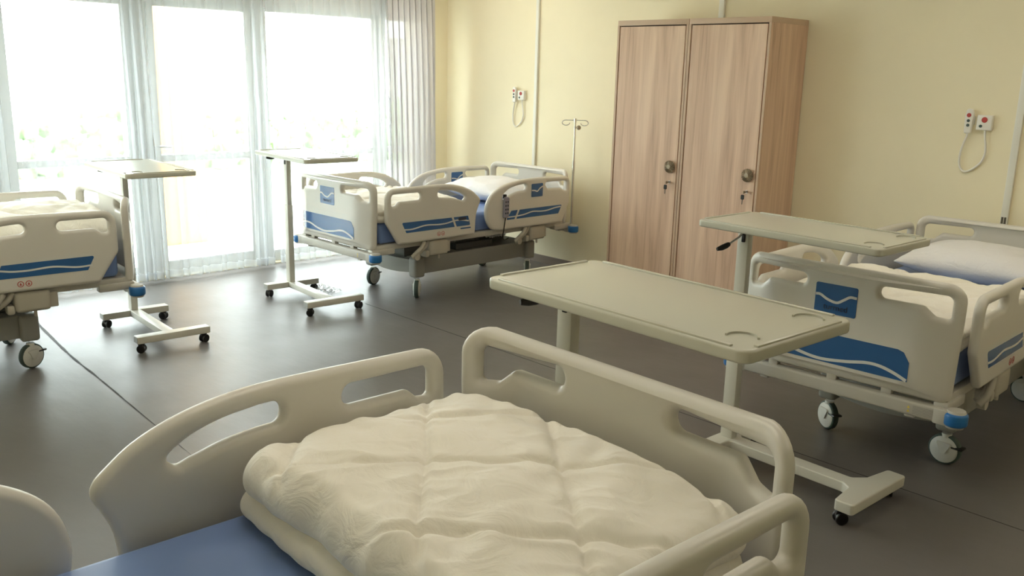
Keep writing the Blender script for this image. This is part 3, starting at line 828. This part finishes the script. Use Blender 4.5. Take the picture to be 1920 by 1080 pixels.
def make_table(x, y, z, r, label, plate_foot=False, lever_drop=0., post_v=0.):
    T = empty('overbed_table', (x, y, 0), r); tag(T, label, 'overbed table', 'overbed tables at the bed feet')
    tt = link('table_top', cached('ttop', top_mesh), T, (0, 0, z)); link('rim', cached('trim', rim_mesh), tt); [link('cup_ring', cached('tcup', cup_mesh), tt, (.345, v_, 0)) for v_ in (-.128, .128)]
    pu = -.305
    bm = bmesh.new(); box(bm, pu-.032, pu+.032, -.022, .022, .06, .70, .005); link('post', to_mesh('post', bm, M['tablem']), T)
    bm = bmesh.new(); box(bm, pu-.028, pu+.028, -.018, .018, .69, z-.035, .004); box(bm, pu-.06, pu+.25, -.12, .12, z-.046, z-.031, .004); link('sliding_post', to_mesh('sliding_post', bm, M['tablem']), T)
    bm = bmesh.new(); w = .032
    if plate_foot:
        l = [(pu-.05, -.185, .012), (pu+.035, -.185, .012), (pu+.035, -.04, .02), (.285, -.034, .02), (.325, -.06, .02), (.345, -.205, .014), (.425, -.205, .014), (.425, .235, .014), (.345, .235, .014), (.325, .09, .02), (.285, .040, .02), (pu+.035, .04, .02), (pu+.035, .215, .012), (pu-.05, .215, .012)]
        plate(bm, l, [], .046, .006, lambda a_, b_, d: (a_, b_, .083+d))
    else:
        box(bm, pu-.045, pu+.028, -.205, .225, .06, .103, .004); box(bm, .318, .388, -.205, .245, .06, .103, .004); box(bm, pu, .33, -.030, .038, .061, .1025, .004)
    link('base', to_mesh('base', bm, M['tablem']), T)
    if not plate_foot:
        for u_, v_ in ((pu-.0085, -.2055), (pu-.0085, .2255), (.353, -.2055), (.353, .2455)):
            bm = bmesh.new(); box(bm, -.031, .031, -.0012, .0012, .064, .099); link('end_cap', to_mesh('end_cap', bm, M['shroud'], 0), T, (u_, v_, 0))
    for u_, v_, a_ in ((pu-.01, -.175, .6), (pu-.01, .20, 2.2), (.365, -.178, 2.5), (.365, .212, .4)):
        c = empty('caster', (u_, v_, 0)); c.parent = T; c.rotation_euler = (0, 0, a_)
        bm = bmesh.new()
        for s in (1, -1): cyl(bm, (s*.008, 0, .026), (s*.022, 0, .026), .026, seg=20, bev=.004)
        link('wheel', to_mesh('wheel', bm, M['black'], 50), c)
        bm = bmesh.new(); box(bm, -.008, .008, -.02, .02, .022, .056, .004); cyl(bm, (0, -.008, .05), (0, -.008, .064), .008); cyl(bm, (-.022, 0, .03), (.022, 0, .03), .022, seg=16); link('housing', to_mesh('housing', bm, M['black'], 50), c)
    L = link('height_lever', None, T) if False else empty('height_lever', (pu, -.02, z-.055)); L.parent = T
    dz = -lever_drop
    bm = bmesh.new(); tube(bm, [(0, .01, 0), (0, -.03, dz*.35), (-.02, -.075, dz*.75)], .005, 8); link('rod', to_mesh('rod', bm, M['chrome']), L)
    bm = bmesh.new(); tube(bm, [(-.017, -.068, dz*.7), (-.019, -.072, dz*.73), (-.024, -.085, dz*.82), (-.032, -.105, dz*.93), (-.04, -.125, dz)], [.006, .010, .0125, .0125, .008], 12); link('grip', to_mesh('grip', bm, M['black']), L)
    bm = bmesh.new(); sphere(bm, (.004, -.002, -.012), .008); box(bm, -.004, .012, -.004, .004, -.05, -.014, .002); link('latch', to_mesh('latch', bm, M['black']), L)
    return T
make_table(-.4458, -3.6029, 1.0956, -.0509, 'overbed table at the foot of the bed cut off by the picture edge')
make_table(-.5477, -2.359, 1.1114, -.0723, 'overbed table at the foot of the corner bed, tray above its footboard')
make_table(3.9332, -4.0344, 1.1867, -.0448, 'overbed table over the footboard of the closest bed, its tray the largest', True, .012)
make_table(3.4421, -2.3722, 1.1251, -.0371, 'overbed table with flat T foot standing in front of the badge footboard', True, .075)

# ------------------------------------------------------------------ wardrobes
KW = (5.7987+YW-.02)/(5.7987-.02)
def wx(x): return 5.2605+(x-5.2605)*KW
YF = -5.7987+(5.7987-.4719)*KW; YB = YW-.006; HW = 1.7188+(2.109-1.7188)*KW
def wardrobe(x0, x1, label):
    W = x1-x0; D = YB-YF
    t = empty('wardrobe', (x0, YF, 0)); tag(t, label, 'wardrobe', 'pair of oak wardrobes')
    bm = bmesh.new(); s = .018
    box(bm, 0, s, 0, D, .0, HW-.038); box(bm, W-s, W, 0, D, 0, HW-.038)
    box(bm, s, W-s, .02, D, .06, .08); box(bm, s, W-s, D-.01, D, .08, HW-.038); box(bm, s, W-s, .03, .05, 0, .06)
    link('carcass', to_mesh('carcass', bm, M['wood'], 0), t)
    bm = bmesh.new(); box(bm, 0, W, 0, D, HW-.038, HW, .002); link('top_panel', to_mesh('top_panel', bm, M['woodedge']), t)
    bm = bmesh.new(); box(bm, -.0004, s-.001, -.0015, .0005, 0, HW-.038); box(bm, W-s+.001, W+.0004, -.0015, .0005, 0, HW-.038); link('edge_band', to_mesh('edge_band', bm, M['woodedge'], 0), t)
    bm = bmesh.new(); box(bm, s, W-s, .019, .0195, .07, HW-.038); link('door_gap_shade', to_mesh('door_gap_shade', bm, M['gap_shade'], 0), t)  # thin dark sheet behind the door, paints the shade in its gap
    d = link('door', None, t) if False else None
    bm = bmesh.new(); box(bm, s+.008, W-s-.008, .0005, .0185, .07, HW-.046, .0012, 1); d = link('door', to_mesh('door', bm, M['wood']), t)
    kx = W-.078
    kz = 1.7188+(1.085-1.7188)*KW; lz = 1.7188+(.975-1.7188)*KW
    bm = bmesh.new()
    N = 22
    prof = [(.0, .0), (.020, .0), (.020, -.012), (.046, -.014), (.047, -.020), (.040, -.026), (.014, -.030), (.0, -.031)]
    rings = []
    for k in range(N*2):
        th = 2*PI*k/(N*2); q = 1.0 if k % 2 else .90
        rings.append([bm.verts.new((rr*(q if rr > .03 else 1)*math.cos(th), yy+(.006 if (k % 2 == 0 and rr > .03) else 0), rr*(q if rr > .03 else 1)*math.sin(th))) if 0 < i < len(prof)-1 else None for i, (rr, yy) in enumerate(prof)])
    c0 = bm.verts.new((0, 0, 0)); c1 = bm.verts.new((0, -.031, 0))
    for k in range(N*2):
        a_, b_ = rings[k], rings[(k+1) % (N*2)]
        bm.faces.new((c0, a_[1], b_[1])); bm.faces.new((c1, b_[-2], a_[-2]))
        for i in range(1, len(prof)-2): bm.faces.new((a_[i], a_[i+1], b_[i+1], b_[i]))
    link('door_knob', to_mesh('door_knob', bm, M['bronze'], 25), d, (kx, .0005, kz))
    bm = bmesh.new(); cyl(bm, (0, 0, 0), (0, -.010, 0), .011, seg=20); link('lock', to_mesh('lock', bm, M['chrome']), d, (kx+.002, .0005, lz))
    bm = bmesh.new(); box(bm, -.002, .002, -.034, -.008, -.006, .006); box(bm, -.0015, .0015, -.05, -.03, -.011, .009, .001)
    link('key', to_mesh('key', bm, M['bronze'], 0), d, (kx+.002, .0005, lz))
    bm = bmesh.new(); plate(bm, [(-.013, -.052, .008), (.013, -.052, .008), (.013, -.018, .008), (-.013, -.018, .008)], [], .006, .002, lambda a_, b_, dd: (a_-.006, -.045+dd, b_)); box(bm, -.0085, -.0035, -.0465, -.0445, -.085, -.05)
    link('key_fob', to_mesh('key_fob', bm, M['black']), d, (kx+.002, .0005, lz))
    return t
wardrobe(wx(.75), wx(1.385), 'light oak wardrobe of the pair, the one closer to the drip stand')
wardrobe(wx(1.390), wx(2.029), 'light oak wardrobe of the pair showing its side panel')

# ------------------------------------------------------------------ nurse call units
def call_unit(x, z, label, sc=1., cable=True):
    t = empty('nurse_call_unit', (x, YW, z)); tag(t, label, 'nurse call unit', 'nurse call units on the cream wall'); t.scale = (sc, sc, sc)
    bm = bmesh.new(); box(bm, 0, .088, -.034, 0, -.05, .04, .005, 3); w = link('wall_box', to_mesh('wall_box', bm, M['callbox']), t)
    bm = bmesh.new(); cyl(bm, (.045, -.034, .012), (.045, -.038, .012), .017, bev=.0015); b_ = link('call_button', to_mesh('call_button', bm, M['red'], 50), w); b_['label'] = 'red round button'
    bm = bmesh.new(); cyl(bm, (.026, -.034, -.026), (.026, -.037, -.026), .009); link('reset_button', to_mesh('reset_button', bm, M['tyre'], 50), w)
    bm = bmesh.new(); plate(bm, [(-.066, -.076, .012), (-.024, -.072, .012), (-.018, .04, .014), (-.028, .074, .014), (-.062, .074, .014), (-.070, .03, .014)], [], .024, .008, lambda a_, b_, d: (a_, -.03+d, b_))
    h = link('handset', to_mesh('handset', bm, M['callbox']), t)
    bm = bmesh.new(); cyl(bm, (-.045, -.042, .036), (-.045, -.0455, .036), .0125); link('call_button', to_mesh('call_button', bm, M['red'], 50), h)
    for zz in (.003, -.024):
        bm = bmesh.new(); cyl(bm, (-.045, -.042, zz), (-.045, -.045, zz), .009); link('lamp_button', to_mesh('lamp_button', bm, M['tyre'], 50), h)
    bm = bmesh.new(); box(bm, -.035, -.02, -.02, 0, -.02, .03); link('holder', to_mesh('holder', bm, M['callbox'], 0), t)
    bm = bmesh.new(); tube(bm, spline([(-.046, -.03, -.073), (-.047, -.028, -.09), (-.064, -.022, -.14), (-.076, -.018, -.205), (-.072, -.014, -.27), (-.045, -.012, -.305), (-.005, -.012, -.295), (.045, -.014, -.25), (.066, -.016, -.20), (.066, -.018, -.15), (.055, -.022, -.085), (.052, -.022, -.05)], 8), .0062, 10)
    link('cord', to_mesh('cord', bm, M['callbox']), t)
    return t
call_unit(3.162, 1.497, 'white nurse call unit with looped cord above the bed to the side of the wardrobes')
call_unit(-.872, 1.521, 'small white nurse call unit with looped cord above the corner bed', .95)

# ------------------------------------------------------------------ loose film
def crumple(name, cx, cy, cz, sx, sy, sz, seed, m, n=16):
    bm = bmesh.new(); g = []
    for j in range(n+1):
        g.append([bm.verts.new((cx+sx*(i/n-.5)+.02*noise.noise((i, j, seed)), cy+sy*(j/n-.5)+.02*noise.noise((i, j, seed+5)), cz+sz*abs(noise.noise((i*.45, j*.45, seed+2))))) for i in range(n+1)])
    for j in range(n):
        for i in range(n): bm.faces.new((g[j][i], g[j][i+1], g[j+1][i+1], g[j+1][i]))
    return link(name, to_mesh(name, bm, m, 0))
tag(crumple('plastic_film', -.80, -2.10, .002, .30, .20, .05, 3, M['film']), 'crumpled clear plastic film on the floor under the table beside the corner bed', 'plastic film')
o = crumple('plastic_bag', 0, 0, 0, .14, .18, .06, 8, M['white']); o.matrix_world = bedM('B1') @ Matrix.Translation((.20, 1.42, .385)); tag(o, 'scrap of white plastic hanging under the deck of the corner bed', 'plastic bag')
o = crumple('plastic_film', 0, 0, 0, .2, .36, .05, 12, M['film']); o.matrix_world = bedM('B1') @ Matrix.Translation((.18, 1.02, .39)); tag(o, 'clear plastic film lying on the base of the corner bed', 'plastic film')

# ------------------------------------------------------------------ light
m, nt, b = new_mat('fill_panel_glow'); b.inputs['Emission Color'].default_value = (1, .90, .74, 1); b.inputs['Emission Strength'].default_value = FILL_STRENGTH; b.inputs['Base Color'].default_value = (.8, .8, .8, 1)
M['fill_glow'] = m
for i, (x, y) in enumerate([(-.75, -1.05), (.9, -4.6), (3.5, -1.7), (3.6, -4.6), (6.0, -1.7)]):  # glowing panels added out of view to lift the room's light
    t = empty('added_fill_panel', (x, y, ZC)); tag(t, 'added square fill panel under the ceiling, out of view', 'added fill light', 'added fill panels out of view')
    bm = bmesh.new()
    for a_ in (0, 1):
        for s in (1, -1):
            if a_: box(bm, s*.59-.01, s*.59+.01, -.6, .6, -.05, 0, .003)
            else: box(bm, -.58, .58, s*.59-.01, s*.59+.01, -.05, 0, .003)
    link('frame', to_mesh('frame', bm, M['trunk']), t)
    bm = bmesh.new(); box(bm, -.58, .58, -.58, .58, -.04, -.02); link('glow_sheet', to_mesh('glow_sheet', bm, M['fill_glow'], 0), t)
w = bpy.data.worlds.new('sky'); S.world = w; w.use_nodes = True
bg = w.node_tree.nodes['Background']; bg.inputs['Color'].default_value = (.93, .98, 1.0, 1); bg.inputs['Strength'].default_value = 16.0
for y0, y1 in OPEN:                      # sampling portals in the window openings
    ld = bpy.data.lights.new('window_portal', 'AREA'); ld.shape = 'RECTANGLE'; ld.size = WZ1-WZ0; ld.size_y = y1-y0; ld.cycles.is_portal = True
    lo = bpy.data.objects.new('window_portal', ld); COL.objects.link(lo); lo.location = (XW-.16, (y0+y1)/2, (WZ0+WZ1)/2); lo.rotation_euler = (0, -PI/2, 0)

S.view_settings.view_transform = 'Standard'; S.view_settings.look = 'None'; S.view_settings.gamma = 1; S.view_settings.use_curve_mapping = False
S.view_settings.exposure = 0.0
S.cycles.max_bounces = 14; S.cycles.diffuse_bounces = 6; S.cycles.transparent_max_bounces = 24; S.cycles.use_denoising = True
S.cycles.sample_clamp_indirect = 8
